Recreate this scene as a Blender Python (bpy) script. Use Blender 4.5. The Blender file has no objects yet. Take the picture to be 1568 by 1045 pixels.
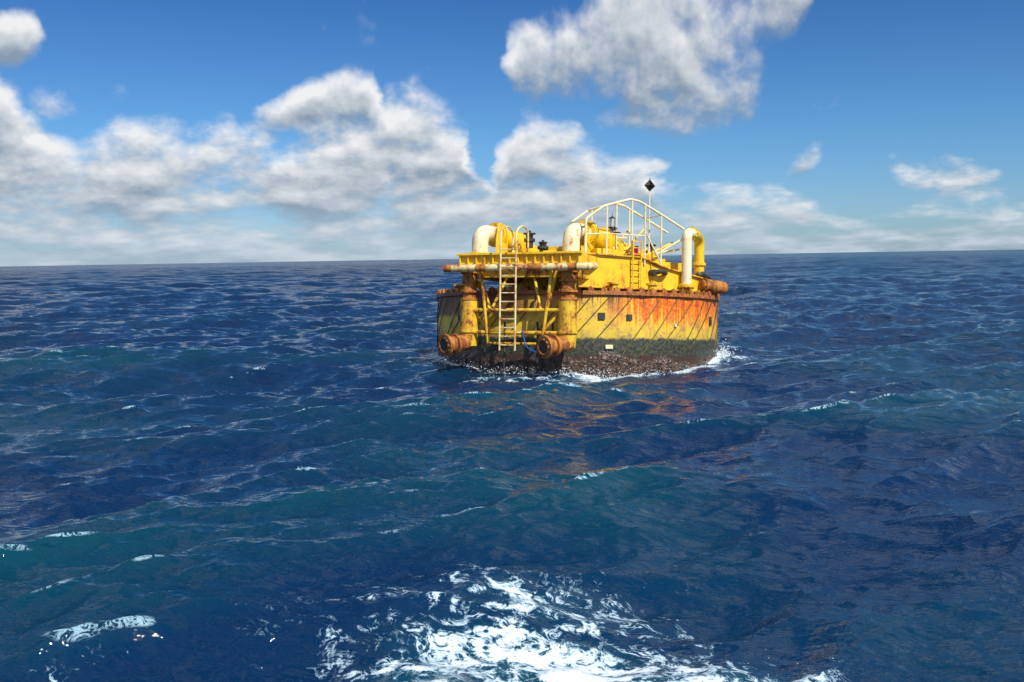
import bpy, math, random
import numpy as np
from mathutils import Vector, Matrix
random.seed(4); rng = np.random.default_rng(11)
sc = bpy.context.scene
sc.view_settings.view_transform = 'Standard'
sc.view_settings.look = 'None'
sc.view_settings.exposure = 0
D2R = math.radians

# ------------------------------------------------------------------ camera
cd = bpy.data.cameras.new("camera"); cam = bpy.data.objects.new("camera", cd)
sc.collection.objects.link(cam); sc.camera = cam
cd.lens = 35; cd.sensor_width = 36; cd.clip_end = 60000; cd.clip_start = 0.1
cam.matrix_world = Matrix.Translation((0, 0, 3.8)) @ Matrix.Rotation(D2R(90-4.78), 4, 'X') @ Matrix.Rotation(D2R(-0.95), 4, 'Z')

# ------------------------------------------------------------------ node helper
class NT:
    def __init__(s, tree): s.t = tree; s.n = tree.nodes; s.l = tree.links
    def node(s, typ, **kw):
        nd = s.n.new(typ)
        for k, v in kw.items(): setattr(nd, k, v)
        return nd
    def put(s, sock, v):
        if isinstance(v, bpy.types.NodeSocket): s.l.new(v, sock)
        elif v is not None:
            if sock.type == 'RGBA' and len(v) == 3: v = (*v, 1)
            sock.default_value = v
    def m(s, op, a, b=None, c=None, clamp=False):
        nd = s.node('ShaderNodeMath', operation=op, use_clamp=clamp)
        for i, v in enumerate((a, b, c)):
            if v is not None: s.put(nd.inputs[i], v)
        return nd.outputs[0]
    def mr(s, v, a, b, c=0.0, d=1.0, smooth=True):
        nd = s.node('ShaderNodeMapRange', interpolation_type='SMOOTHSTEP' if smooth else 'LINEAR', clamp=True)
        for i, x in enumerate((v, a, b, c, d)): s.put(nd.inputs[i], x)
        return nd.outputs[0]
    def mix(s, f, a, b, bt='MIX'):
        nd = s.node('ShaderNodeMix', data_type='RGBA', blend_type=bt)
        s.put(nd.inputs[0], f); s.put(nd.inputs[6], a); s.put(nd.inputs[7], b)
        return nd.outputs[2]
    def comb(s, x, y, z):
        nd = s.node('ShaderNodeCombineXYZ')
        for i, v in enumerate((x, y, z)): s.put(nd.inputs[i], v)
        return nd.outputs[0]
    def sep(s, v):
        nd = s.node('ShaderNodeSeparateXYZ'); s.put(nd.inputs[0], v); return nd.outputs
    def noise(s, vec, scale, detail=5, rough=0.55, dist=0.0):
        nd = s.node('ShaderNodeTexNoise'); s.put(nd.inputs['Vector'], vec)
        nd.inputs['Scale'].default_value = scale; nd.inputs['Detail'].default_value = detail
        nd.inputs['Roughness'].default_value = rough; nd.inputs['Distortion'].default_value = dist
        return nd.outputs[0]
    def vmul(s, v, sc_):
        nd = s.node('ShaderNodeVectorMath', operation='MULTIPLY'); s.put(nd.inputs[0], v); s.put(nd.inputs[1], sc_)
        return nd.outputs[0]
    def vadd(s, v, b):
        nd = s.node('ShaderNodeVectorMath', operation='ADD'); s.put(nd.inputs[0], v); s.put(nd.inputs[1], b)
        return nd.outputs[0]
    def ramp(s, f, stops):
        nd = s.node('ShaderNodeValToRGB'); cr = nd.color_ramp; cr.interpolation = 'LINEAR'
        cr.elements[0].position = stops[0][0]; cr.elements[0].color = (*stops[0][1], 1)
        cr.elements[1].position = stops[-1][0]; cr.elements[1].color = (*stops[-1][1], 1)
        for p, c in stops[1:-1]:
            e = cr.elements.new(p); e.color = (*c, 1)
        s.put(nd.inputs[0], f); return nd.outputs[0]

# ------------------------------------------------------------------ sun + sky
SUN_AZ = D2R(146); SUN_EL = D2R(46)       # azimuth clockwise from +Y
sd = Vector((math.sin(SUN_AZ)*math.cos(SUN_EL), math.cos(SUN_AZ)*math.cos(SUN_EL), math.sin(SUN_EL)))
ld = bpy.data.lights.new("sun", 'SUN'); ld.energy = 5.0; ld.angle = D2R(0.5); ld.color = (1, 0.965, 0.91)
sun = bpy.data.objects.new("sun", ld); sc.collection.objects.link(sun)
sun.rotation_euler = (-sd).to_track_quat('-Z', 'Y').to_euler(); sun.location = (20, -30, 50)

wld = bpy.data.worlds.new("World"); sc.world = wld; wld.use_nodes = True
wld.node_tree.nodes.clear(); W = NT(wld.node_tree)
try: wld.cycles.sampling_method = 'NONE'
except Exception as e: print(e)
tc = W.node('ShaderNodeTexCoord'); G0 = tc.outputs['Generated']
sky = W.node('ShaderNodeTexSky', sky_type='NISHITA'); sky.sun_disc = False
sky.sun_elevation = SUN_EL; sky.sun_rotation = SUN_AZ; sky.air_density = 1.0; sky.dust_density = 0.3; sky.ozone_density = 1.5
x, y, z = W.sep(G0)
grade = W.ramp(W.m('MULTIPLY', z, 2.0), [(0, (.42, .64, 1.0)), (.10, (.40, .65, 1.0)), (.24, (.31, .61, .95)), (.5, (.19, .45, .81)), (1.0, (.36, .64, 1.0))])
skyc = W.mix(1.0, sky.outputs[0], grade, 'MULTIPLY')
skyc = W.mix(1.0, skyc, (1.10, 1.08, 1.08), 'MULTIPLY')

el = W.m('ARCSINE', z); az = W.m('ARCTAN2', x, y)
cx = W.m('SINE', az); cy = W.m('COSINE', az)
def wcoord(e): return W.m('MULTIPLY', W.m('LOGARITHM', W.m('ADD', W.m('MAXIMUM', e, 0.0), 0.035), math.e), 0.23)
LIFT = 0.012
elB = W.m('ADD', el, LIFT)
vA = W.comb(cx, cy, wcoord(el)); vB = W.comb(W.m('ADD', cx, 0.005), cy, wcoord(elB))
wn = W.node('ShaderNodeTexNoise'); W.put(wn.inputs['Vector'], vA); wn.inputs['Scale'].default_value = 8; wn.inputs['Detail'].default_value = 5
wx, wy, wz = W.sep(wn.outputs[1])
azw = W.m('ADD', az, W.m('MULTIPLY', W.m('SUBTRACT', wx, .5), 0.13))
ew = W.m('MULTIPLY', W.m('SUBTRACT', wy, .5), 0.075)
A01 = W.m('MULTIPLY_ADD', azw, 1/D2R(60), 0.5)
# low bank: elevation of its upper outline against azimuth (degrees)
bank = [(-30,8.5),(-27.2,9.8),(-25.4,7.9),(-24.6,7.0),(-22.9,7.6),(-21,7.8),(-17.9,7.8),(-15.9,7.4),(-14.1,7.9),(-13.1,7.4),(-8.8,7.6),(-6.9,9.0),(-5.4,9.7),(-3.9,8.9),
 (-2.6,8.6),(-1.9,6.6),(-1.3,5.2),(-.8,6.9),(.6,8.4),(3.4,8.5),(4.2,7.7),(5.5,6.8),(8.1,5.6),(9.2,3.9),(13.5,4.0),(15.6,4.6),(17,3.4),(19,2.8),(24,3.1),(30,2.8)]
rb = W.ramp(A01, [((a+30)/60, (e/20, e/20, e/20)) for a, e in bank])
topE = W.m('MULTIPLY', W.sep(rb)[0], D2R(20))
up = [(-30,11.6,1.3),(-26,11.4,1.2),(-24.5,11.3,0),(-15.0,7.6,0),(-12.5,7.9,1.0),(-10.5,8.3,1.7),(-8.0,8.4,1.6),(-6.0,8.4,0),(-.6,10.5,0),(1.0,10.8,1.6),(4.2,12.0,3.6),(8.1,11.4,4.5),(11.2,11.0,4.7),
 (13.0,11.5,4.2),(14.2,13.2,2.9),(16.3,13.8,2.2),(18.5,13.8,0),(20,12.9,0),(22,12.9,.4),(26,13.2,.5),(30,13.2,0)]
ru = W.sep(W.ramp(A01, [((a+30)/60, (e/20, h/20, 0)) for a, e, h in up]))
upC = W.m('MULTIPLY', ru[0], D2R(20)); upH = W.m('MAXIMUM', W.m('MULTIPLY', ru[1], D2R(20)), 0.004); upOn = W.mr(ru[1], 0.0, 0.07)
BL = [(17,5.3,1.5,1.4,.80),(16.9,7.1,3.4,1.3,.60),(22.9,4.3,2.4,1.4,.66),(-23.2,8.7,2.8,1.4,.55)]
front = W.mr(W.m('ABSOLUTE', az), D2R(38), D2R(29))
low = W.mr(el, D2R(24), D2R(17))
inview = W.m('MULTIPLY', front, low)
bign = W.noise(vA, 2.4, 3, 0.5)
oth = W.m('MULTIPLY', W.m('SUBTRACT', 1.0, inview), W.mr(bign, 0.36, 0.58, 0.0, 0.9))  # clouds outside the view, coverage raised to brighten reflections in the water
dense = W.mr(az, D2R(2), D2R(10), 0.92, 0.68)
def maskf(e):
    ee = W.m('ADD', e, ew)
    bk = W.mr(W.m('SUBTRACT', topE, ee), D2R(-1.5), D2R(2.0), 0.0, 1.0)
    bk = W.m('MULTIPLY', bk, W.mr(ee, D2R(0.5), D2R(6.0), dense, 1.0, smooth=False))
    dy = W.m('DIVIDE', W.m('SUBTRACT', ee, upC), upH)
    ub = W.m('MULTIPLY', W.mr(W.m('ABSOLUTE', dy), 1.65, 0.10, 0, 1.0), upOn)
    mk = W.m('MAXIMUM', bk, ub)
    for a, e0, rx, ry, wt in BL:
        dx = W.m('MULTIPLY', W.m('SUBTRACT', azw, D2R(a)), 1/D2R(rx)); d_ = W.m('MULTIPLY', W.m('SUBTRACT', ee, D2R(e0)), 1/D2R(ry))
        q_ = W.m('MULTIPLY_ADD', dx, dx, W.m('MULTIPLY', d_, d_))
        mk = W.m('MAXIMUM', mk, W.mr(q_, 1.5, 0.1, 0.0, wt, smooth=False))
    return W.m('MAXIMUM', W.m('MULTIPLY', mk, inview), oth)
mA, mB = maskf(el), maskf(elB)
def fb(v, d=8):
    f = W.noise(v, 10, d, 0.58)
    vo = W.node('ShaderNodeTexVoronoi', feature='F1'); W.put(vo.inputs['Vector'], v)
    vo.inputs['Scale'].default_value = 26; vo.inputs['Detail'].default_value = 2; vo.inputs['Roughness'].default_value = .5
    return W.m('ADD', W.m('MULTIPLY', W.m('SUBTRACT', f, 0.5), 2.3), W.m('MULTIPLY', W.m('SUBTRACT', 0.40, vo.outputs[0]), 0.26))
nA, nB = fb(vA), fb(vB, 5)
dA = W.m('ADD', mA, nA)
alpha = W.mr(dA, 0.22, 0.90)
lit = W.m('ADD', W.m('MULTIPLY', W.m('SUBTRACT', nA, nB), 1.1), W.m('MULTIPLY', W.m('SUBTRACT', mA, mB), 1.2))
lit = W.m('ADD', lit, W.m('MULTIPLY', W.m('SUBTRACT', 0.95, dA), 0.06))
# upper billows catch the sun, deep interiors and flat bases are shaded
belowtop = W.m('SUBTRACT', topE, el)
vb = W.m('MULTIPLY', W.mr(belowtop, D2R(-.5), D2R(0.2), 0, 1), W.mr(belowtop, D2R(0.3), D2R(3.6), 0.20, -0.10))
vu = W.m('MULTIPLY', W.mr(W.m('DIVIDE', W.m('SUBTRACT', el, upC), upH), -1.0, 1.0, -0.24, 0.12), upOn)
isup = W.mr(belowtop, D2R(0.4), D2R(-.4), 0, 1)
lit = W.m('ADD', lit, W.m('MULTIPLY', inview, W.m('ADD', vb, W.m('MULTIPLY', vu, isup))))
lit = W.mr(lit, -0.44, 0.50, 0.0, 1.0, smooth=False)
ccol = W.mix(lit, (2.5, 3.3, 4.3), (8.9, 8.95, 9.0))
ccol = W.mix(W.mr(z, 0.08, 0.0, 0.0, 0.6), ccol, (4.4, 5.6, 6.9))
al = W.m('MULTIPLY', alpha, W.mr(z, 0.0, 0.05, 0.85, 0.97))
final = W.mix(al, skyc, ccol)
bg = W.node('ShaderNodeBackground'); W.put(bg.inputs[0], final); bg.inputs[1].default_value = 0.1
wo = W.node('ShaderNodeOutputWorld'); W.l.new(bg.outputs[0], wo.inputs[0])

# ------------------------------------------------------------------ sea mesh
BX, BY = 2.5, 39.0
nth = 1350; th = np.linspace(D2R(-52), D2R(52), nth)
rr = [3.0]
while rr[-1] < 25000:
    r = rr[-1]; rr.append(r*(1 + (0.0036 if r < 60 else (0.0042 if r < 900 else 0.012))))
rr = np.array(rr); nr = len(rr)
R, T = np.meshgrid(rr, th, indexing='ij')
X0 = R*np.sin(T); Y0 = R*np.cos(T)
DX = np.zeros_like(R); DY = np.zeros_like(R); Z = np.zeros_like(R); SL = np.zeros_like(R)
lams = np.exp(np.linspace(math.log(0.13), math.log(24), 240))
main = math.atan2(-0.86, 0.52)
for lam in lams:
    lam = lam*rng.uniform(.97, 1.03)
    spread = 0.42 if lam > 5 else 0.58
    ang = main + rng.normal()*spread
    k = 2*math.pi/lam; ph = rng.uniform(0, 2*math.pi)
    ak = 0.030 if lam < 0.4 else (0.041 if lam < 2.5 else (0.030 if lam < 4 else 0.0185))
    if lam > 12: ak = 0.014
    a = ak/k
    spc = np.where(rr >= 900, rr*0.012, rr*0.0042)
    fade = np.clip((lam/spc - 2.3)/2.5, 0, 1)
    n = int(np.count_nonzero(fade > 0))
    if n == 0: continue
    f = fade[:n, None]
    cx_, sy_ = math.cos(ang), math.sin(ang)
    p = k*(X0[:n]*cx_ + Y0[:n]*sy_) + ph
    c = np.cos(p); s_ = np.sin(p)
    Z[:n] += a*f*c
    DX[:n] -= 0.95*a*f*s_*cx_; DY[:n] -= 0.95*a*f*s_*sy_
    if lam > 0.5: SL[:n] += ak*f*c
db = np.hypot(X0-BX, Y0-BY)
att = 0.45 + 0.55*np.clip((db-4)/6, 0, 1)
Z *= att
def gs(cx_, cy_, rx, ry): return np.exp(-(((X0-cx_)/rx)**2 + ((Y0-cy_)/ry)**2))
Z -= 0.16*gs(BX+.8, BY-6.5, 4.5, 3.0)
XX = X0+DX; YY = Y0+DY
verts = np.stack([XX, YY, Z], -1).reshape(-1, 3).astype(np.float32)
me = bpy.data.meshes.new("sea")
idx = np.arange(nr*nth).reshape(nr, nth)
q = np.stack([idx[:-1, :-1], idx[:-1, 1:], idx[1:, 1:], idx[1:, :-1]], -1).reshape(-1, 4)[:, ::-1]
nf = len(q)
me.vertices.add(len(verts)); me.vertices.foreach_set("co", verts.ravel())
me.loops.add(nf*4); me.loops.foreach_set("vertex_index", q.ravel().astype(np.int32))
me.polygons.add(nf); me.polygons.foreach_set("loop_start", np.arange(0, nf*4, 4, dtype=np.int32))
me.polygons.foreach_set("loop_total", np.full(nf, 4, dtype=np.int32))
me.update(calc_edges=True)
me.polygons.foreach_set("use_smooth", np.ones(nf, dtype=bool))
def attr(name, arr):
    at = me.attributes.new(name, 'FLOAT', 'POINT'); at.data.foreach_set("value", arr.ravel().astype(np.float32))
attr("crest", SL/0.21)
attr("height", Z/0.35)
fg = np.maximum.reduce([.93*gs(.85, 9.5, 1.45, .9), .88*gs(.8, 8.5, 1.4, .8), .70*gs(.5, 9.5, 2.5, 1.3), .78*gs(3.7, 8.3, 1.5, .45), .70*gs(-2.4, 8.3, 1.7, .4), .72*gs(2.2, 9.3, 1.5, .8), .74*gs(-.6, 8.9, 1.1, .7), .60*gs(.7, 10.7, 2.2, 1.1)])
TH = np.arctan2(X0-BX, -(Y0-BY))
irr = 0.80+0.20*np.sin(TH*7+1)+0.16*np.sin(TH*17+2)+.12*np.sin(TH*31)
ringf = irr*np.exp(-((np.clip(db-5.5, 0, None))/0.42)**2)
wk = 1.1*gs(BX+5.8, BY-1.6, 1.1, 1.5) + 1.0*gs(BX-3.0, BY-6.3, 1.8, .8) + .8*gs(BX+.0, BY-6.3, 1.5, .7)+.8*gs(BX-5.9, BY-2.5, 1.4, 1.4)
attr("foam", np.clip(np.maximum(fg, ringf*.95+wk*0.55), 0, 1.2))
sea = bpy.data.objects.new("sea", me); sc.collection.objects.link(sea)

mt = bpy.data.materials.new("sea_water"); mt.use_nodes = True; mt.node_tree.nodes.clear(); M = NT(mt.node_tree)
tcs = M.node('ShaderNodeTexCoord'); P = tcs.outputs['Object']
def at(nm):
    a_ = M.node('ShaderNodeAttribute', attribute_name=nm); return a_.outputs['Fac']
crest, height, foamz = at("crest"), at("height"), at("foam")
px, py, pz = M.sep(P)
dist = M.m('SQRT', M.m('ADD', M.m('MULTIPLY', px, px), M.m('MULTIPLY', py, py)))
patch = M.noise(P, 0.10, 2, 0.5)
tf = M.m('ADD', M.mr(height, -0.3, 1.9, 0.0, 0.50), M.mr(patch, 0.38, 0.68, -0.12, 0.38))  # teal on higher water paints in light passing through the waves
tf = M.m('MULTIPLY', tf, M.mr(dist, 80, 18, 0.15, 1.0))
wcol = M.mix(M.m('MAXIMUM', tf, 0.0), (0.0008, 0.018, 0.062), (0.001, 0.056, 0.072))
wcol = M.mix(M.mr(foamz, 0.30, 1.1, 0, .5), wcol, (0.01, 0.13, 0.15))
rot = M.node('ShaderNodeMapping'); M.put(rot.inputs[0], P); rot.inputs['Rotation'].default_value = (0, 0, D2R(-28)); rot.inputs['Scale'].default_value = (0.5, 1.4, 1)
b1 = M.noise(rot.outputs[0], 2.4, 4, 0.52, .3)
b2 = M.noise(rot.outputs[0], 9.0, 3, 0.5)
b3 = M.noise(rot.outputs[0], 0.16, 6, 0.68)
hh = M.m('ADD', M.m('MULTIPLY', b1, M.mr(dist, 8, 60, 0.07, 0.26)), M.m('MULTIPLY', b2, 0.014))
hh = M.m('ADD', hh, M.m('MULTIPLY', b3, M.mr(dist, 50, 500, 0.0, 4.0)))
bump = M.node('ShaderNodeBump'); M.put(bump.inputs['Height'], hh); bump.inputs['Strength'].default_value = 1.0; bump.inputs['Distance'].default_value = 1.0
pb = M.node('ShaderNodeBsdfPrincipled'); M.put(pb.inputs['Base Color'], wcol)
M.put(pb.inputs['Roughness'], M.mr(dist, 10, 300, 0.03, 0.16)); pb.inputs['IOR'].default_value = 1.40
M.put(pb.inputs['Specular IOR Level'], M.mr(dist, 150, 1200, 0.5, 0.20))
M.put(pb.inputs['Normal'], bump.outputs[0])
# foam
fn1 = M.noise(P, 1.9, 5, 0.6, 1.0)
rid = M.m('SUBTRACT', 1.0, M.m('MULTIPLY', M.m('ABSOLUTE', M.m('SUBTRACT', fn1, 0.5)), 9.0))
fn3 = M.noise(P, 5.0, 6, 0.66, 1.2)
rid2 = M.m('SUBTRACT', 1.0, M.m('MULTIPLY', M.m('ABSOLUTE', M.m('SUBTRACT', fn3, 0.5)), 9.0))
fs = M.m('ADD', M.m('MULTIPLY', M.m('ADD', M.m('MAXIMUM', rid, -0.6), M.m('MAXIMUM', rid2, -0.9)), 0.33), M.m('MULTIPLY', M.m('SUBTRACT', b1, 0.5), 1.3))
ft = M.m('ADD', fs, foamz)
fm = M.m('MULTIPLY', M.mr(ft, 0.84, 1.12), M.mr(foamz, 0.05, 0.3))
wcn = M.noise(P, 0.5, 2, 0.5)
wc1 = M.m('MULTIPLY', M.mr(M.m('ADD', crest, M.m('MULTIPLY', M.m('SUBTRACT', wcn, 0.5), 5.0)), 3.0, 3.7), M.mr(M.m('ADD', rid2, M.m('MULTIPLY', b1, 2.0)), 1.5, 2.0))
wc2 = M.m('MULTIPLY', M.mr(b3, 0.725, 0.755), M.mr(dist, 50, 90, 0, 0.85))
fm = M.m('MAXIMUM', fm, M.m('MAXIMUM', wc1, wc2), clamp=True)
fb_ = M.node('ShaderNodeBsdfDiffuse'); M.put(fb_.inputs[0], M.mix(M.mr(ft, 0.88, 1.40), (0.28, 0.44, 0.52), (0.76, 0.80, 0.83)))
ms = M.node('ShaderNodeMixShader'); M.put(ms.inputs[0], fm); M.l.new(pb.outputs[0], ms.inputs[1]); M.l.new(fb_.outputs[0], ms.inputs[2])
mo = M.node('ShaderNodeOutputMaterial'); M.l.new(ms.outputs[0], mo.inputs[0])
me.materials.append(mt)

# droplets thrown up around the hull and over the near foam
def zsea(x_, y_):
    r_ = math.hypot(x_, y_); i = min(nr-1, int(np.searchsorted(rr, r_))); j = int((math.atan2(x_, y_)-th[0])/(th[1]-th[0]))
    return Z[i, max(0, min(nth-1, j))]
sv, sf = [], []
def drop(c, r):
    b0 = len(sv); o_ = [(1,0,0),(-1,0,0),(0,1,0),(0,-1,0),(0,0,1),(0,0,-1)]
    k = [random.uniform(.7, 1.3) for _ in range(3)]
    for p in o_: sv.append((c[0]+p[0]*r*k[0], c[1]+p[1]*r*k[1], c[2]+p[2]*r*k[2]))
    for f in ((0,2,4),(2,1,4),(1,3,4),(3,0,4),(2,0,5),(1,2,5),(3,1,5),(0,3,5)): sf.append(tuple(b0+i for i in f))
for aa, ww, hh_, cnt in ((1.28, .16, .42, 380), (-.62, .22, .26, 220), (.05, .25, .22, 180), (.7, .5, .10, 120), (-1.2, .2, .25, 90)):
    for _ in range(cnt):
        a = random.gauss(aa, ww); r = 5.60+abs(random.gauss(0, .22)); x_ = BX+r*math.sin(a); y_ = BY-r*math.cos(a)
        drop((x_, y_, zsea(x_, y_)+abs(random.gauss(0, hh_*.5))), random.uniform(.008, .026))
for _ in range(260):
    x_ = random.gauss(.8, 1.2); y_ = random.gauss(9.2, .6)
    drop((x_, y_, zsea(x_, y_)+abs(random.gauss(0, .04))), random.uniform(.002, .006))
sm = bpy.data.meshes.new("sea_spray"); sm.from_pydata(sv, [], sf); sm.update()
SPR = bpy.data.materials.new("spray_water"); SPR.use_nodes = True
_n = SPR.node_tree.nodes['Principled BSDF']; _n.inputs['Base Color'].default_value = (.78, .84, .88, 1); _n.inputs['Roughness'].default_value = .3
sm.materials.append(SPR); so = bpy.data.objects.new("sea_spray", sm); sc.collection.objects.link(so)

# ------------------------------------------------------------------ buoy materials
def paint(name, base, rust_amt, grime=0.3, rough=0.42, seed=0.0):
    mat = bpy.data.materials.new(name); mat.use_nodes = True; mat.node_tree.nodes.clear(); A = NT(mat.node_tree)
    o = A.node('ShaderNodeTexCoord').outputs['Object']; o = A.vadd(o, (seed, seed*1.7, 0))
    n1 = A.noise(o, 2.4, 6, 0.65); st = A.noise(A.vmul(o, (5, 5, 0.6)), 1.6, 5, 0.6); n3 = A.noise(o, 14, 4, 0.7)
    v = A.m('ADD', A.m('MULTIPLY', n1, 0.55), A.m('MULTIPLY', st, 0.45))
    v = A.m('ADD', v, A.m('MULTIPLY', A.m('SUBTRACT', n3, 0.5), 0.3))
    th_ = 0.70 - rust_amt*0.35
    rm = A.mr(v, th_, th_+0.05)
    halo = A.mr(v, th_-0.10, th_+0.02, 0, 0.7)
    dark = tuple(c*0.68 for c in base)
    c = A.mix(A.mr(n1, 0.35, 0.65, 0, grime), base, dark)
    c = A.mix(halo, c, (0.52*base[0]+.2, 0.20, 0.02))
    rc = A.mix(n3, (0.07, 0.022, 0.012), (0.42, 0.11, 0.02))
    c = A.mix(rm, c, rc)
    p_ = A.node('ShaderNodeBsdfPrincipled'); A.put(p_.inputs['Base Color'], c)
    A.put(p_.inputs['Roughness'], A.mr(rm, 0, 1, rough, 0.85))
    bp = A.node('ShaderNodeBump'); A.put(bp.inputs['Height'], n3); bp.inputs['Distance'].default_value = 0.012; bp.inputs['Strength'].default_value = .6
    A.put(p_.inputs['Normal'], bp.outputs[0])
    oo = A.node('ShaderNodeOutputMaterial'); A.l.new(p_.outputs[0], oo.inputs[0]); return mat
YEL = paint("yellow_paint", (0.83, 0.55, 0.018), 0.26, .35)
YEL2 = paint("yellow_paint_weathered", (0.76, 0.52, 0.03), 0.48, seed=3)
CRM = paint("cream_paint", (0.82, 0.74, 0.46), 0.20, 0.3, seed=5)
CRM2 = paint("cream_paint_rusty", (0.80, 0.70, 0.34), 0.44, 0.35, seed=8)
RUS = paint("rusty_steel", (0.50, 0.17, 0.03), 0.60, seed=2, rough=.7)
DRK = paint("dark_steel", (0.035, 0.03, 0.028), 0.25, seed=4, rough=.6)
RED = paint("red_box_paint", (0.6, 0.02, 0.03), 0.05)
GRN = paint("weedy_steel", (0.07, 0.06, 0.025), 0.35, rough=.6, seed=9)
BLU = paint("blue_rope", (0.02, 0.09, 0.35), 0.0)
GLS = bpy.data.materials.new("lantern_glass"); GLS.use_nodes = True
_p = GLS.node_tree.nodes['Principled BSDF']; _p.inputs['Base Color'].default_value = (.75, .8, .78, 1); _p.inputs['Roughness'].default_value = .1; _p.inputs['Transmission Weight'].default_value = .5

HUL = bpy.data.materials.new("hull_paint"); HUL.use_nodes = True; HUL.node_tree.nodes.clear(); A = NT(HUL.node_tree)
o = A.node('ShaderNodeTexCoord').outputs['Object']; hx, hy, hz = A.sep(o)
ang = A.m('MULTIPLY', A.m('ARCTAN2', hx, A.m('MULTIPLY', hy, -1.0)), 5.5)
uv = A.comb(ang, hz, 0.0)
na = A.noise(uv, 1.5, 6, 0.65); nb = A.noise(uv, 9, 5, 0.7)
st = A.noise(A.vmul(uv, (3.0, 0.30, 1)), 1.6, 6, 0.65); st2 = A.noise(A.vmul(uv, (9.0, 0.5, 1)), 1.3, 5, 0.6)
c = A.mix(A.mr(na, 0.35, 0.65), (0.84, 0.56, 0.03), (0.68, 0.46, 0.07))
c = A.mix(A.mr(st2, 0.5, 0.7, 0, .45), c, (0.84, 0.72, 0.30))
c = A.mix(A.mr(A.m('ADD', A.m('MULTIPLY', nb, 0.4), A.m('MULTIPLY', na, 0.6)), 0.51, 0.58, 0, .8), c, (0.36, 0.20, 0.07))
c = A.mix(A.m('MULTIPLY', A.mr(hz, 1.55, 0.95), A.mr(st, 0.40, 0.65, 0, .8)), c, (0.20, 0.19, 0.04))
topm = A.mr(A.m('ADD', hz, A.m('MULTIPLY', A.m('SUBTRACT', st2, 0.5), 3.8)), 1.40, 2.15)
side = A.mr(hx, 0.3, 2.6, 0.08, 1.7, smooth=False)
bleed = A.m('MULTIPLY', topm, A.m('MULTIPLY', side, A.mr(st, 0.35, 0.50)), clamp=True)
c = A.mix(bleed, c, A.mix(A.mr(nb, .35, .65), (0.76, 0.06, 0.005), (0.92, 0.27, 0.009)))
c = A.mix(A.m('MULTIPLY', A.mr(st2, 0.53, 0.60), A.mr(hz, 1.8, 2.5, 0.05, .9)), c, (0.16, 0.035, 0.015))
c = A.mix(A.mr(A.m('ADD', hz, A.m('MULTIPLY', nb, .12)), 2.50, 2.56, 0, .85), c, A.mix(A.mr(nb, .4, .6), (0.16, 0.04, 0.02), (0.50, .18, .03)))
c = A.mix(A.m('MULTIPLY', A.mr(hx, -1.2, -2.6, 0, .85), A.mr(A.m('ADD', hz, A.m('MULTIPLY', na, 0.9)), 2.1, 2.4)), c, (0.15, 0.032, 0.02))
edge = A.m('ADD', hz, A.m('MULTIPLY', A.m('SUBTRACT', st, 0.5), 0.45))
c = A.mix(A.mr(edge, 1.12, 1.02), c, A.mix(A.mr(nb, .4, .62), (0.020, 0.030, 0.022), (0.09, 0.085, 0.05)))
c = A.mix(A.mr(edge, 0.55, 0.42), c, A.mix(nb, (0.018, 0.010, 0.008), (0.11, 0.055, 0.035)))
p_ = A.node('ShaderNodeBsdfPrincipled'); A.put(p_.inputs['Base Color'], c); A.put(p_.inputs['Roughness'], A.mr(hz, 0.3, 1.2, 0.3, 0.5))
bp = A.node('ShaderNodeBump'); A.put(bp.inputs['Height'], A.m('ADD', nb, na)); bp.inputs['Distance'].default_value = 0.02; bp.inputs['Strength'].default_value = .7; A.put(p_.inputs['Normal'], bp.outputs[0])
oo = A.node('ShaderNodeOutputMaterial'); A.l.new(p_.outputs[0], oo.inputs[0])

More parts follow.
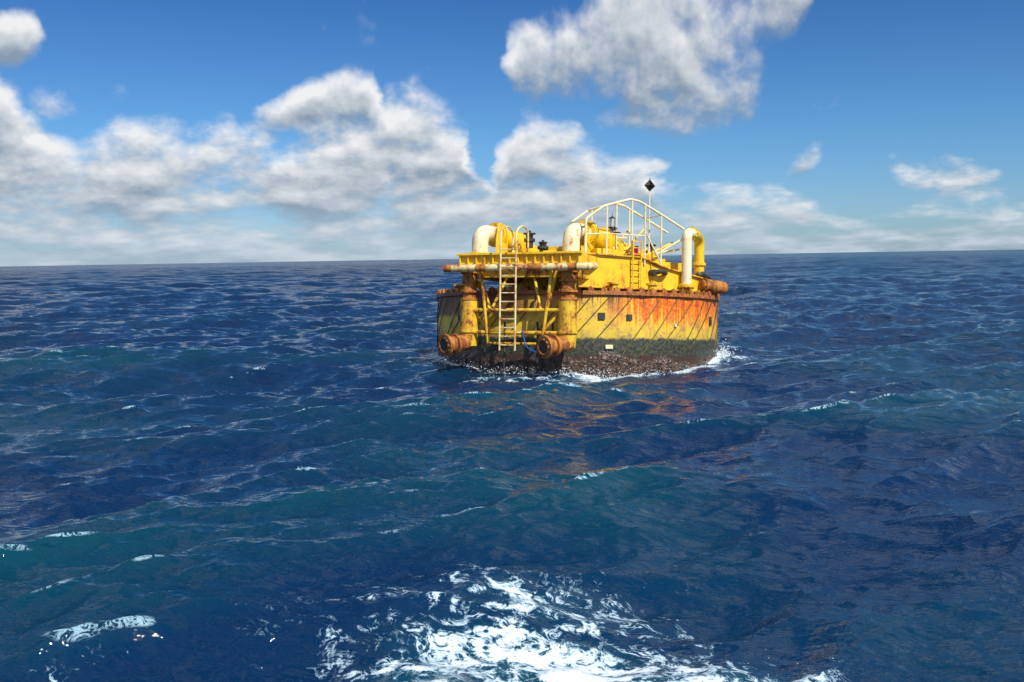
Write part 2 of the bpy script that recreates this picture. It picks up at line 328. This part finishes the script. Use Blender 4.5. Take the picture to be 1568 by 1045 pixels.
# ------------------------------------------------------------------ mesh builder
buoy = bpy.data.objects.new("mooring_buoy", None); sc.collection.objects.link(buoy)
buoy.location = (BX, BY, -0.45); buoy.rotation_euler = (D2R(-4.5), D2R(1.7), 0)
E1 = Vector((0.9207, -0.3903, 0)); NN = Vector((-0.3903, -0.9207, 0)); UP = Vector((0, 0, 1))
def L(s, t, z): return E1*s + NN*t + UP*z
class B:
    def __init__(s): s.v = []; s.f = []
    def ring_sweep(s, pts, rad, n=12, cap=True, closed=False):
        pts = [Vector(p) for p in pts]; m = len(pts)
        if not hasattr(rad, '__len__'): rad = [rad]*m
        tans = []
        for i in range(m):
            if closed: a = pts[(i+1) % m]-pts[i-1]
            else:
                a = Vector((0, 0, 0))
                if i > 0: a += (pts[i]-pts[i-1]).normalized()
                if i < m-1: a += (pts[i+1]-pts[i]).normalized()
            tans.append(a.normalized() if a.length > 1e-7 else (pts[min(i+1, m-1)]-pts[max(i-1, 0)]).normalized())
        ref = Vector((0, 0, 1)) if abs(tans[0].z) < 0.9 else Vector((1, 0, 0))
        u = tans[0].cross(ref).normalized(); base = len(s.v)
        for i in range(m):
            u = (u - tans[i]*u.dot(tans[i])).normalized(); w_ = tans[i].cross(u)
            for j in range(n):
                a = 2*math.pi*j/n; s.v.append(pts[i] + (u*math.cos(a)+w_*math.sin(a))*rad[i])
        rng_ = m if closed else m-1
        for i in range(rng_):
            i2 = (i+1) % m
            for j in range(n):
                j2 = (j+1) % n
                s.f.append((base+i*n+j, base+i*n+j2, base+i2*n+j2, base+i2*n+j))
        if cap and not closed:
            s.f.append(tuple(base+j for j in range(n))[::-1]); s.f.append(tuple(base+(m-1)*n+j for j in range(n)))
    def pipe(s, pts, rad, fil=0.3, n=12):
        s.ring_sweep(fillet(pts, fil), rad, n)
    def cyl(s, a, b, r0, r1=None, n=16): s.ring_sweep([a, b], [r0, r0 if r1 is None else r1], n)
    def flange(s, c, d, r, t=0.08, n=20):
        c = Vector(c); d = Vector(d).normalized(); s.cyl(c-d*t/2, c+d*t/2, r, n=n)
        u = d.orthogonal().normalized(); w_ = d.cross(u)
        for k in range(10):
            a = 2*math.pi*k/10; q_ = c+(u*math.cos(a)+w_*math.sin(a))*r*0.86
            s.cyl(q_-d*(t/2+.03), q_+d*(t/2+.03), 0.025, n=6)
    def torus(s, c, d, R_, r, n=28, m=8):
        c = Vector(c); d = Vector(d).normalized(); u = d.orthogonal().normalized(); w_ = d.cross(u)
        s.ring_sweep([c+(u*math.cos(2*math.pi*k/n)+w_*math.sin(2*math.pi*k/n))*R_ for k in range(n)], r, m, closed=True)
    def box(s, c, hx_, hy_, hz_, ax=None, ay=None, az_=None):
        c = Vector(c); ax = ax or E1; ay = ay or NN; az_ = az_ or UP; b = len(s.v)
        for sx in (-1, 1):
            for sy in (-1, 1):
                for sz in (-1, 1): s.v.append(c+ax*hx_*sx+ay*hy_*sy+az_*hz_*sz)
        for f in ((0,1,3,2),(4,6,7,5),(0,4,5,1),(2,3,7,6),(0,2,6,4),(1,5,7,3)): s.f.append(tuple(b+i for i in f))
    def extr(s, poly, d):
        b = len(s.v); n = len(poly); d = Vector(d)
        for p in poly: s.v.append(Vector(p))
        for p in poly: s.v.append(Vector(p)+d)
        s.f.append(tuple(b+i for i in range(n))); s.f.append(tuple(b+n+i for i in range(n))[::-1])
        for i in range(n): s.f.append((b+i, b+n+i, b+n+(i+1) % n, b+(i+1) % n))
    def obj(s, name, mat, smooth=True, bevel=0.0):
        m = bpy.data.meshes.new(name); m.from_pydata([tuple(v) for v in s.v], [], s.f); m.update()
        import bmesh
        bm = bmesh.new(); bm.from_mesh(m); bmesh.ops.recalc_face_normals(bm, faces=bm.faces); bm.to_mesh(m); bm.free()
        m.materials.append(mat); ob = bpy.data.objects.new(name, m); sc.collection.objects.link(ob); ob.parent = buoy
        if smooth:
            m.polygons.foreach_set("use_smooth", np.ones(len(m.polygons), dtype=bool)); m.set_sharp_from_angle(angle=D2R(38))
        if bevel:
            bv = ob.modifiers.new("bevel", 'BEVEL'); bv.width = bevel; bv.segments = 2; bv.limit_method = 'ANGLE'
        return ob
def fillet(pts, r, n=7):
    pts = [Vector(p) for p in pts]; out = [pts[0]]
    for i in range(1, len(pts)-1):
        a, b, c = pts[i-1], pts[i], pts[i+1]
        d = min(r, (a-b).length*0.48, (c-b).length*0.48)
        p0 = b+(a-b).normalized()*d; p1 = b+(c-b).normalized()*d
        for k in range(n+1):
            t = k/n; out.append(p0*(1-t)**2 + b*2*t*(1-t) + p1*t*t)
    out.append(pts[-1]); return out

# ---- hull
RH = 5.42; TOP = 2.68
b = B(); n = 160
prof = [(RH-1.2, -1.8), (RH, -1.4), (RH, 0.9), (RH, TOP-.15), (RH+.10, TOP-.13), (RH+.10, TOP), (RH-.05, TOP+.01), (RH-.06, TOP-.06), (0.3, TOP-.02)]
for (r, z_) in prof:
    for j in range(n):
        a = 2*math.pi*j/n
        dd = 0.018*math.sin(a*17+z_*2)+0.012*math.sin(a*31) if -1 < z_ < TOP-.14 else 0
        b.v.append(Vector(((r+dd)*math.sin(a), -(r+dd)*math.cos(a), z_)))
for i in range(len(prof)-1):
    for j in range(n): b.f.append((i*n+j, i*n+(j+1) % n, (i+1)*n+(j+1) % n, (i+1)*n+j))
b.f.append(tuple(j for j in range(n))); b.f.append(tuple((len(prof)-1)*n+j for j in range(n)))
b.obj("hull", HUL)
b = B(); na_, nz_ = 720, 44
for i in range(nz_):
    z_ = -1.3 + i*(1.3+0.66)/(nz_-1)
    for j in range(na_):
        a = 2*math.pi*j/na_
        top = 0.36+0.10*math.sin(a*5+1)+0.06*math.sin(a*13)+.06*math.sin(a*29)
        k = min(1, max(0, (top+.20-z_)/0.35))
        r = RH - 0.03 + k*(0.045+0.055*random.random()**2)
        b.v.append(Vector((r*math.sin(a), -r*math.cos(a), z_+random.uniform(-.012, .012))))
for i in range(nz_-1):
    for j in range(na_): b.f.append((i*na_+j, i*na_+(j+1) % na_, (i+1)*na_+(j+1) % na_, (i+1)*na_+j))
GRO = bpy.data.materials.new("marine_growth"); GRO.use_nodes = True; GRO.node_tree.nodes.clear(); A = NT(GRO.node_tree)
o = A.node('ShaderNodeTexCoord').outputs['Object']
n1 = A.noise(o, 5, 5, .7); n2 = A.noise(o, 30, 3, .6)
c = A.mix(A.mr(n1, .35, .65), (0.020, 0.015, 0.011), (0.105, 0.060, 0.040)); c = A.mix(A.mr(n2, .58, .68, 0, .75), c, (0.36, 0.30, 0.24))
p_ = A.node('ShaderNodeBsdfPrincipled'); A.put(p_.inputs['Base Color'], c); p_.inputs['Roughness'].default_value = .45
oo = A.node('ShaderNodeOutputMaterial'); A.l.new(p_.outputs[0], oo.inputs[0])
b.obj("marine_growth_collar", GRO, smooth=False)
b = B()
for k in range(76):
    a = 2*math.pi*k/76+0.02; r = RH+.03
    c_ = Vector((r*math.sin(a), -r*math.cos(a), TOP+.04)); rad = Vector((math.sin(a), -math.cos(a), 0)); tan = Vector((math.cos(a), math.sin(a), 0))
    b.box(c_, 0.10, 0.07, 0.05+0.02*random.random(), tan, rad)
    b.cyl(c_+UP*.03, c_+UP*.11, .045, n=8)
b.obj("rim_lugs", RUS, bevel=.01)
b = B(); ns = 40
for k in range(ns):
    a0 = 2*math.pi*k/ns + random.uniform(-.03, .03); pts = []; tl = random.uniform(.24, .34); z1_ = random.uniform(1.6, 2.1)
    for i in range(12):
        t = i/11; a = a0 - t*tl; z_ = TOP-.2 - t*z1_; r = RH+0.040
        pts.append((r*math.sin(a), -r*math.cos(a), z_))
    b.ring_sweep(pts, 0.017, 6)
b.obj("diagonal_strakes", GRN)
b = B()
for a, z_, w_, h_ in ((0.09, 1.82, .12, .12), (0.27, 1.80, .10, .10), (1.05, 1.75, .10, .16), (-.95, 1.75, .1, .1)):
    rad = Vector((math.sin(a), -math.cos(a), 0)); tan = Vector((math.cos(a), math.sin(a), 0))
    b.box(rad*(RH+.03)+UP*z_, w_, .03, h_, tan, rad)
b.obj("hull_plates", DRK, bevel=.01)
b = B()
for a, z_, w_, h_ in ((0.14, .78, .13, .07), (0.62, 1.55, .05, .05)):
    rad = Vector((math.sin(a), -math.cos(a), 0)); tan = Vector((math.cos(a), math.sin(a), 0))
    b.box(rad*(RH+.03)+UP*z_, w_, .03, h_, tan, rad)
b.obj("hull_anodes", CRM, bevel=.01)
b = B()
for a, r in ((.5, 4.9), (.95, 4.8), (1.5, 4.9), (-1.2, 4.9), (2.4, 4.6), (-2.4, 4.6), (.2, 4.8)):
    c_ = Vector((r*math.sin(a), -r*math.cos(a), TOP-.05)); b.cyl(c_, c_+UP*.32, .16); b.cyl(c_+UP*.32, c_+UP*.38, .22)
b.obj("deck_bollards", YEL2)
b = B(); b.cyl((0, 0, TOP-.05), (0, 0, 3.45), 3.1, 2.9, 64); b.flange((0, 0, 2.85), UP, 3.45, .16, 64)
b.obj("turntable_bearing", YEL2)

# ---- rotating platform
b = B()
poly = [L(-2.25, 5.95, 3.5), L(2.2, 5.95, 3.5), Vector((0.6, -4.2, 3.5)), Vector((4.1, -2.2, 3.5)), Vector((4.3, 0.4, 3.5)), Vector((1.6, 3.6, 3.5)), Vector((-2.4, 3.2, 3.5)), L(-2.25, 1.0, 3.5)]
b.extr(poly, UP*.38)
b.obj("platform_deck", YEL, bevel=.015)
b = B()
for i in range(15):
    s_ = -2.2+i*4.35/14
    b.box(L(s_, 5.99, 3.69), .025, .06, .19)
b.box(L(-.02, 6.02, 3.90), 2.28, .09, .035); b.box(L(-.02, 6.01, 3.49), 2.28, .08, .035)
for i in range(8): b.box(L(-2.29, 5.7-i*.6, 3.69), .06, .025, .19)
b.obj("platform_edge_ribs", YEL, bevel=.008)
b = B()
for s_ in (-1.8, 1.8): b.box(L(s_, 4.0, 3.30), .16, 2.1, .2)
b.box(L(0, 5.75, 3.3), 2.1, .14, .2)
b.obj("platform_beams", YEL2, bevel=.015)

# ---- girder on the right side
G1 = Vector((-0.30, -5.0, 0)); G2 = Vector((4.75, -2.45, 0)); gd = (G2-G1).normalized(); gn = Vector((gd.y, -gd.x, 0)); GL = (G2-G1).length
def G(u, z_, off=0): return G1+gd*u+gn*off+UP*z_
GB = 2.86
b = B()
side_ = [(0, GB), (0, 3.97), (2.55, 3.94), (3.55, 3.62), (GL+.1, 3.20), (GL+.1, GB)]
for off in (0, -2.4): b.extr([G(u, z_, off) for u, z_ in side_], gn*(-.06))
b.obj("girder_webs", YEL, bevel=.01)
b = B()
top = [(0, 3.99), (2.56, 3.96), (3.57, 3.64), (GL+.1, 3.22)]
for off in (-.02, -2.42):
    for (u0, z0), (u1, z1) in zip(top[:-1], top[1:]):
        dv = (G(u1, z1)-G(u0, z0)); b.box((G(u0, z0, off)+G(u1, z1, off))/2, dv.length/2, .13, .022, dv.normalized(), gn, dv.normalized().cross(gn)*-1)
    b.box(G(GL/2, GB-.02, off), GL/2+.1, .14, .025, gd, gn)
    b.box(G(3.0, 3.30, off+.045), .02, .04, .42, gd, gn)
    b.box(G(4.35, 3.08, off+.045), .02, .04, .22, gd, gn)
b.obj("girder_flanges", YEL2, bevel=.006)
b = B(); b.extr([G(0, 3.93, -.1), G(0, 3.93, -2.35), G(2.5, 3.90, -2.35), G(2.5, 3.90, -.1)], UP*(-.05)); b.extr([G(2.6, 3.85, -.1), G(2.6, 3.85, -2.35), G(GL, 3.15, -2.35), G(GL, 3.15, -.1)], UP*(-.05))
b.obj("girder_deck", YEL)
b = B()
for u in (.6, 2.2, 3.8, 5.0): b.box(G(u, 2.75, -.25), .22, .16, .08, gd, gn)
b.obj("girder_bogies", DRK, bevel=.02)
b = B()
b.pipe([G(3.05, 3.42, .10), G(3.3, 3.49, .3), G(3.5, 3.40, .18), G(3.62, 3.44, .05)], .085, .15, 10); b.cyl(G(3.0, 3.42, 0), G(3.05, 3.42, .22), .12)
for k in range(5):
    a = k*.09; b.pipe([G(GL-.45+a, 3.42+a*.3, -.2-k*.12), G(GL+.1+a, 3.57-.05*k, -.5), G(GL+.35, 3.28, -.9-k*.1)], .075, .2, 8)
b.obj("fender_hoses", DRK)
b = B()
r0 = G(GL-.55, 3.07, .16); r1 = G(GL+.62, 2.98, .16)
dv = (r1-r0)
b.ring_sweep([r0, r0+dv*.02, r0+dv*.45, r0+dv*.5, r0+dv*.9, r0+dv*.98, r1], [.10, .20, .21, .25, .23, .17, .05], 20)
b.flange(r0+dv*.12, dv, .27, .06)
b.ring_sweep([G(GL-.1, 3.05, -2.2), G(GL+.5, 3.0, -2.2)], [.2, .22], 16)
b.cyl(G(GL+.35, 3.0, .1), G(GL+.35, 3.0, -2.2), .14)
b.obj("hawser_roller", RUS)

# ---- product pipes with cream elbows
by, bc, bf = B(), B(), B()
def swan(s0, t0, ztop, hdg, length, zend, R0=.29):
    base = L(s0, t0, 3.85); topp = L(s0, t0, ztop); d = (NN*-math.cos(hdg)+E1*math.sin(hdg))
    e = topp+d*.85+UP*-.02; path = fillet([base, topp, e], .55, 12)
    bc.ring_sweep(path, R0, 24)
    bf.flange(base+UP*.1, UP, R0+.1, .09)
    dirn = (d*length+UP*(zend-ztop)).normalized()
    bf.flange(e+d*.03, d, R0+.15, .12, 28); bf.flange(e+d*.18, d, R0+.15, .10, 28)
    p2 = e+dirn*length
    by.ring_sweep([e, e+d*.25, e+d*.25+dirn*.4, e+d*.25+dirn*.9, p2, p2-UP*.6+dirn*.3], [R0, R0, R0+.03, R0+.16, R0+.12, R0+.05], 24)
    bf.flange(e+d*.25+dirn*.95, dirn, R0+.22, .08, 28)
    return e, dirn
swan(-1.75, 5.35, 4.74, D2R(14), 2.9, 3.95)
e2, dd2 = swan(1.35, 4.55, 4.80, D2R(14), 2.9, 4.2, .30)
bc.obj("elbow_pipes", CRM); by.obj("product_pipes", YEL); bf.obj("pipe_flanges", YEL)
b = B()
for s0, t0, zt in ((-1.25, 4.75, 5.0), (1.75, 3.95, 5.05)):
    b.extr([L(s0-.02, t0+.35, zt-.5), L(s0-.02, t0+.2, zt+.05), L(s0-.02, t0, zt+.12), L(s0-.02, t0-.6, zt-.35), L(s0-.02, t0-.6, zt-1.1), L(s0-.02, t0+.35, zt-1.1)], E1*.07)
b.extr([L(-.9, 4.6, 3.88), L(-.9, 3.9, 4.55), L(-.9, 1.9, 4.1), L(-.9, 1.6, 3.88)], E1*.06)
b.extr([L(.3, 4.9, 3.88), L(.3, 4.5, 4.12), L(.3, 3.4, 4.1), L(.3, 2.6, 3.88)], E1*.5)
b.box(L(.55, 3.3, 4.1), .55, .5, .22); b.box(L(-.4, 2.4, 4.05), .8, .9, .17)
b.obj("pipe_supports", YEL, bevel=.01)
b = B(); b.cyl((0.2, -.4, 3.85), (0.2, -.4, 4.45), 1.1, 1.0, 40); b.cyl((0.2, -.4, 4.45), (0.2, -.4, 4.75), .55, .5, 32)
b.obj("swivel_housing", YEL)
def valve(c, h, mname, R_=.26):
    c = Vector(c); v = B()
    v.cyl(c, c+UP*h*.45, .13); v.flange(c+UP*h*.45, UP, .2, .07); v.cyl(c+UP*h*.45, c+UP*h, .05)
    v.torus(c+UP*h*.82, UP, R_, .028)
    for k in range(3):
        a = k*math.pi/3; dv_ = Vector((math.cos(a), math.sin(a), 0))*R_; v.cyl(c+UP*h*.82-dv_, c+UP*h*.82+dv_, .018, n=6)
    v.box(c+UP*h*.62, .10, .10, .09); v.obj(mname, DRK, bevel=.01)
valve(L(-.35, 4.2, 4.25), .62, "valve_left", .20)
valve(L(.05, 3.9, 4.05), .5, "valve_small", .14)
valve((1.05, -3.0, 4.2), .85, "valve_main", .30)
valve((2.55, -2.4, 3.95), .7, "valve_right", .18)
b = B(); c_ = Vector((1.05, -3.0, 5.0)); b.cyl(c_, c_+UP*.12, .14); b.cyl(c_+UP*.42, c_+UP*.5, .13, .04); b.cyl(c_+UP*.5, c_+UP*.62, .012)
b.obj("lantern_cap", DRK)
b = B(); b.cyl(c_+UP*.12, c_+UP*.42, .105, .12, 20); b.obj("lantern_lens", GLS)
b = B(); b.box((1.85, -3.3, 4.22), .12, .12, .19, Vector((1, 0, 0)), Vector((0, 1, 0))); b.obj("control_box", RED, bevel=.015)
b = B(); b.box((0.75, -3.9, 4.12), .55, .3, .10, gd, gn); b.box((2.3, -2.9, 4.05), .35, .25, .12, gd, gn); b.cyl((1.35, -3.1, 3.9), (1.35, -3.1, 4.5), .14); b.cyl((.75, -3.2, 3.9), (.75, -3.2, 4.55), .22)
b.pipe([(1.0, -3.2, 4.3), (1.9, -2.8, 4.3), (2.2, -2.6, 4.0), (3.2, -2.2, 3.9)], .12, .3)
b.obj("manifold", YEL, bevel=.01)

# ---- inverted U pipe on the right
b = B(); fl = G(4.42, 2.95, .22); bl = Vector((4.5, -1.6, 0))
b.pipe([fl, Vector((fl.x, fl.y, 4.92)), Vector((fl.x+.28, fl.y+.42, 4.94))], .185, .34, 20)
b.obj("loop_pipe_front", CRM)
b = B(); b.pipe([Vector((fl.x+.27, fl.y+.41, 4.94)), Vector((bl.x, bl.y, 4.90)), Vector((bl.x, bl.y, 3.0))], .19, .42, 20)
b.flange(Vector((fl.x+.27, fl.y+.41, 4.94)), (.28, .42, 0), .25, .08); b.flange((bl.x, bl.y, 3.9), UP, .25, .08); b.flange(fl+UP*.05, UP, .27, .1)
b.obj("loop_pipe_back", YEL)

# ---- hand rails
b = B()
arch = [(0.25, 3.75), (0.25, 5.18), (.95, 5.66), (2.05, 5.98), (2.45, 5.93), (3.40, 5.52), (4.40, 5.06)]
for off, dz in ((.06, 0), (-.95, -.04)):
    pts = [G(u, z_+dz, off) for u, z_ in arch]
    if off < 0: pts[0] = G(.25, 3.85, off)
    b.pipe(pts, .044, .12, 8)
    def zt(u):
        for (u0, z0), (u1, z1) in zip(arch[1:-1], arch[2:]):
            if u0 <= u <= u1: return z0+(z1-z0)*(u-u0)/(u1-u0)
        return 5
    for u in (1.1, 2.15, 2.7, 3.4): b.cyl(G(u, 3.95 if u < 2.6 else 3.7, off), G(u, zt(u)+dz, off), .03, n=8)
    b.pipe([G(.25, 4.65, off), G(1.1, 4.72, off), G(2.7, 4.72, off)], .026, .1, 8)
for u, z_ in ((.25, 5.18), (.95, 5.66), (2.05, 5.98), (3.40, 5.52)): b.cyl(G(u, z_, .06), G(u, z_-.04, -.95), .026, n=8)
b.cyl(G(3.4, 4.1, -.3), G(4.4, 4.75, .1), .04, n=8); b.cyl(G(2.6, 3.98, -.9), G(4.4, 4.35, -.2), .04, n=8); b.cyl(G(2.7, 4.9, .06), G(3.4, 3.8, .06), .03, n=8)
b.obj("arched_handrail", CRM)
b = B()
for off in (-.5, -1.6): b.cyl(G(2.75, 3.9, off), G(4.3, 4.6, off), .05, n=8); b.cyl(G(2.0, 3.95, off), G(3.1, 5.1, off), .035, n=8)
b.pipe([G(1.2, 3.95, -1.9), G(1.2, 4.85, -1.9), G(3.1, 4.7, -1.9), G(3.1, 3.8, -1.9)], .035, .12, 8)
b.obj("walkway_braces", YEL)

# ---- mast and radar reflector
b = B(); mb = Vector((2.40, -3.0, 3.9)); b.cyl(mb, mb+UP*2.58, .028, .022, 8); b.cyl(mb, mb+UP*.5, .05, n=8); b.obj("mast", CRM)
b = B(); c_ = mb+UP*2.74; S = .23
for a in (.4, .4+math.pi/2):
    dv_ = Vector((math.cos(a), math.sin(a), 0)); nv = Vector((-math.sin(a), math.cos(a), 0))*.006
    b.extr([c_-dv_*S-nv, c_+UP*S-nv, c_+dv_*S-nv, c_-UP*S-nv], nv*2)
p4 = [c_+Vector((math.cos(.4+k*math.pi/2), math.sin(.4+k*math.pi/2), 0))*S*.98-UP*.006 for k in range(4)]
b.extr(p4, UP*.012)
b.cyl(c_-UP*S, c_+UP*(S+.05), .018, n=6); b.obj("radar_reflector", DRK)

# ---- boat landing
b = B()
b.pipe([L(-2.15, 5.6, 3.46), L(-2.62, 5.75, 3.43), L(-2.62, 6.42, 3.40), L(2.62, 6.42, 3.40), L(2.66, 5.7, 3.46), L(2.1, 5.3, 3.46)], .125, .32, 16)
b.obj("landing_bumper_rail", CRM2)
b = B()
for s_ in (-1.95, -.75, .55, 1.75): b.box(L(s_, 6.2, 3.46), .04, .18, .09)
b.obj("bumper_brackets", YEL2, bevel=.008)
b = B()
for s_, l_ in ((-1.2, .35), (.75, .5), (2.1, .3), (-2.45, .3)): b.cyl(L(s_-l_/2, 6.42, 3.40), L(s_+l_/2, 6.42, 3.40), .132, n=16)
b.obj("bumper_clamps", RUS)
by, br, bd = B(), B(), B()
for s_ in (-1.85, 1.75):
    t_ = 5.95
    by.ring_sweep([L(s_, t_, 2.35), L(s_, t_, 1.2), L(s_, t_, .75)], [.31, .31, .28], 24)
    br.ring_sweep([L(s_, t_, 3.35), L(s_, t_, 3.2), L(s_, t_, 2.36)], [.26, .24, .24], 20)
    for z_ in (3.28, 2.98, 2.62, 2.36): br.flange(L(s_, t_, z_), UP, .335 if z_ != 2.98 else .30, .07, 24)
    by.flange(L(s_, t_, 1.25), UP, .36, .07, 24)
    od = (NN*.80+E1*-.42+UP*-.10).normalized(); st_ = L(s_, t_, .88)
    br.ring_sweep([st_-od*.1, st_+od*.55, st_+od*.56, st_+od*.66, st_+od*.67, st_+od*.95], [.27, .27, .36, .36, .27, .27], 24)
    en = st_+od*.95
    br.ring_sweep([en, en+od*.10], [.38, .38], 24, cap=True)
    for k in range(12):
        a = 2*math.pi*k/12; u = od.orthogonal().normalized(); w_ = od.cross(u); q_ = en+od*.1+(u*math.cos(a)+w_*math.sin(a))*.315
        bd.cyl(q_-od*.02, q_+od*.05, .03, n=6)
    bd.cyl(en+od*.09, en+od*.108, .235, n=24)
    br.torus(en+od*.11, od, .245, .03)
by.obj("landing_columns", YEL2); br.obj("column_spools", RUS); bd.obj("spool_face_bolts", DRK)
b = B()
for sg in (-1, 1):
    c0 = -.05
    b.ring_sweep([L(c0+sg*1.45, 6.0, 3.4), L(c0+sg*1.02, 5.95, 1.95)], .07, 10)
    b.ring_sweep([L(c0+sg*1.30, 6.15, 3.4), L(c0+sg*.98, 6.15, .85)], .055, 10)
    b.ring_sweep([L(c0+sg*1.8, 5.9, 2.2), L(c0+sg*.95, 6.1, 1.25)], .055, 10)
    b.ring_sweep([L(c0+sg*.9, 6.1, 2.0), L(c0+sg*.4, 5.6, 3.4)], .05, 10)
for z_ in (1.98, 1.22): b.ring_sweep([L(-1.75, 6.1, z_), L(1.65, 6.1, z_)], .07, 10)
b.ring_sweep([L(-1.0, 6.1, .85), L(1.0, 6.1, .85)], .05, 10)
for s_ in (-1.8, 1.7): b.box(L(s_, 5.6, 1.7), .06, .3, .12); b.box(L(s_, 5.6, 2.9), .06, .5, .12)
b.obj("landing_frame", YEL2)
b = B()
for s_ in (-.42, .14):
    b.pipe([L(s_, 5.55, 3.9), L(s_, 5.55, 4.72), L(s_, 6.0, 4.85), L(s_, 6.6, 4.65), L(s_, 6.6, .62)], .034, .3, 10)
z_ = .8
while z_ < 4.0: b.cyl(L(-.42, 6.6, z_), L(.14, 6.6, z_), .022, n=8); z_ += .29
for z_ in (3.46, 1.98, 1.22):
    for s_ in (-.42, .14): b.cyl(L(s_, 6.6, z_), L(s_, 6.1, z_), .028, n=8)
b.obj("boarding_ladder", CRM2)
b = B()
for u in (2.15, 2.5): b.cyl(G(u, 2.85, .14), G(u, 4.55, .14), .028, n=8)
for k in range(8): b.cyl(G(2.15, 2.95+k*.22, .14), G(2.5, 2.95+k*.22, .14), .018, n=8)
b.obj("girder_ladder", YEL)
b = B(); b.pipe([L(.25, 6.2, 1.3), L(.4, 6.3, .75), L(.8, 6.3, .55), L(1.4, 6.2, .7), L(1.6, 6.1, .95)], .025, .2, 6); b.obj("mooring_line", BLU)
b = B()
for s_, zz in ((-1.35, .1), (-.6, -.1), (.6, 0), (1.15, -.1)): b.pipe([L(s_, 5.75, 1.6), L(s_+.06, 5.85, .9), L(s_, 5.8, zz)], .04, .2, 8)
b.obj("hanging_chains", DRK)
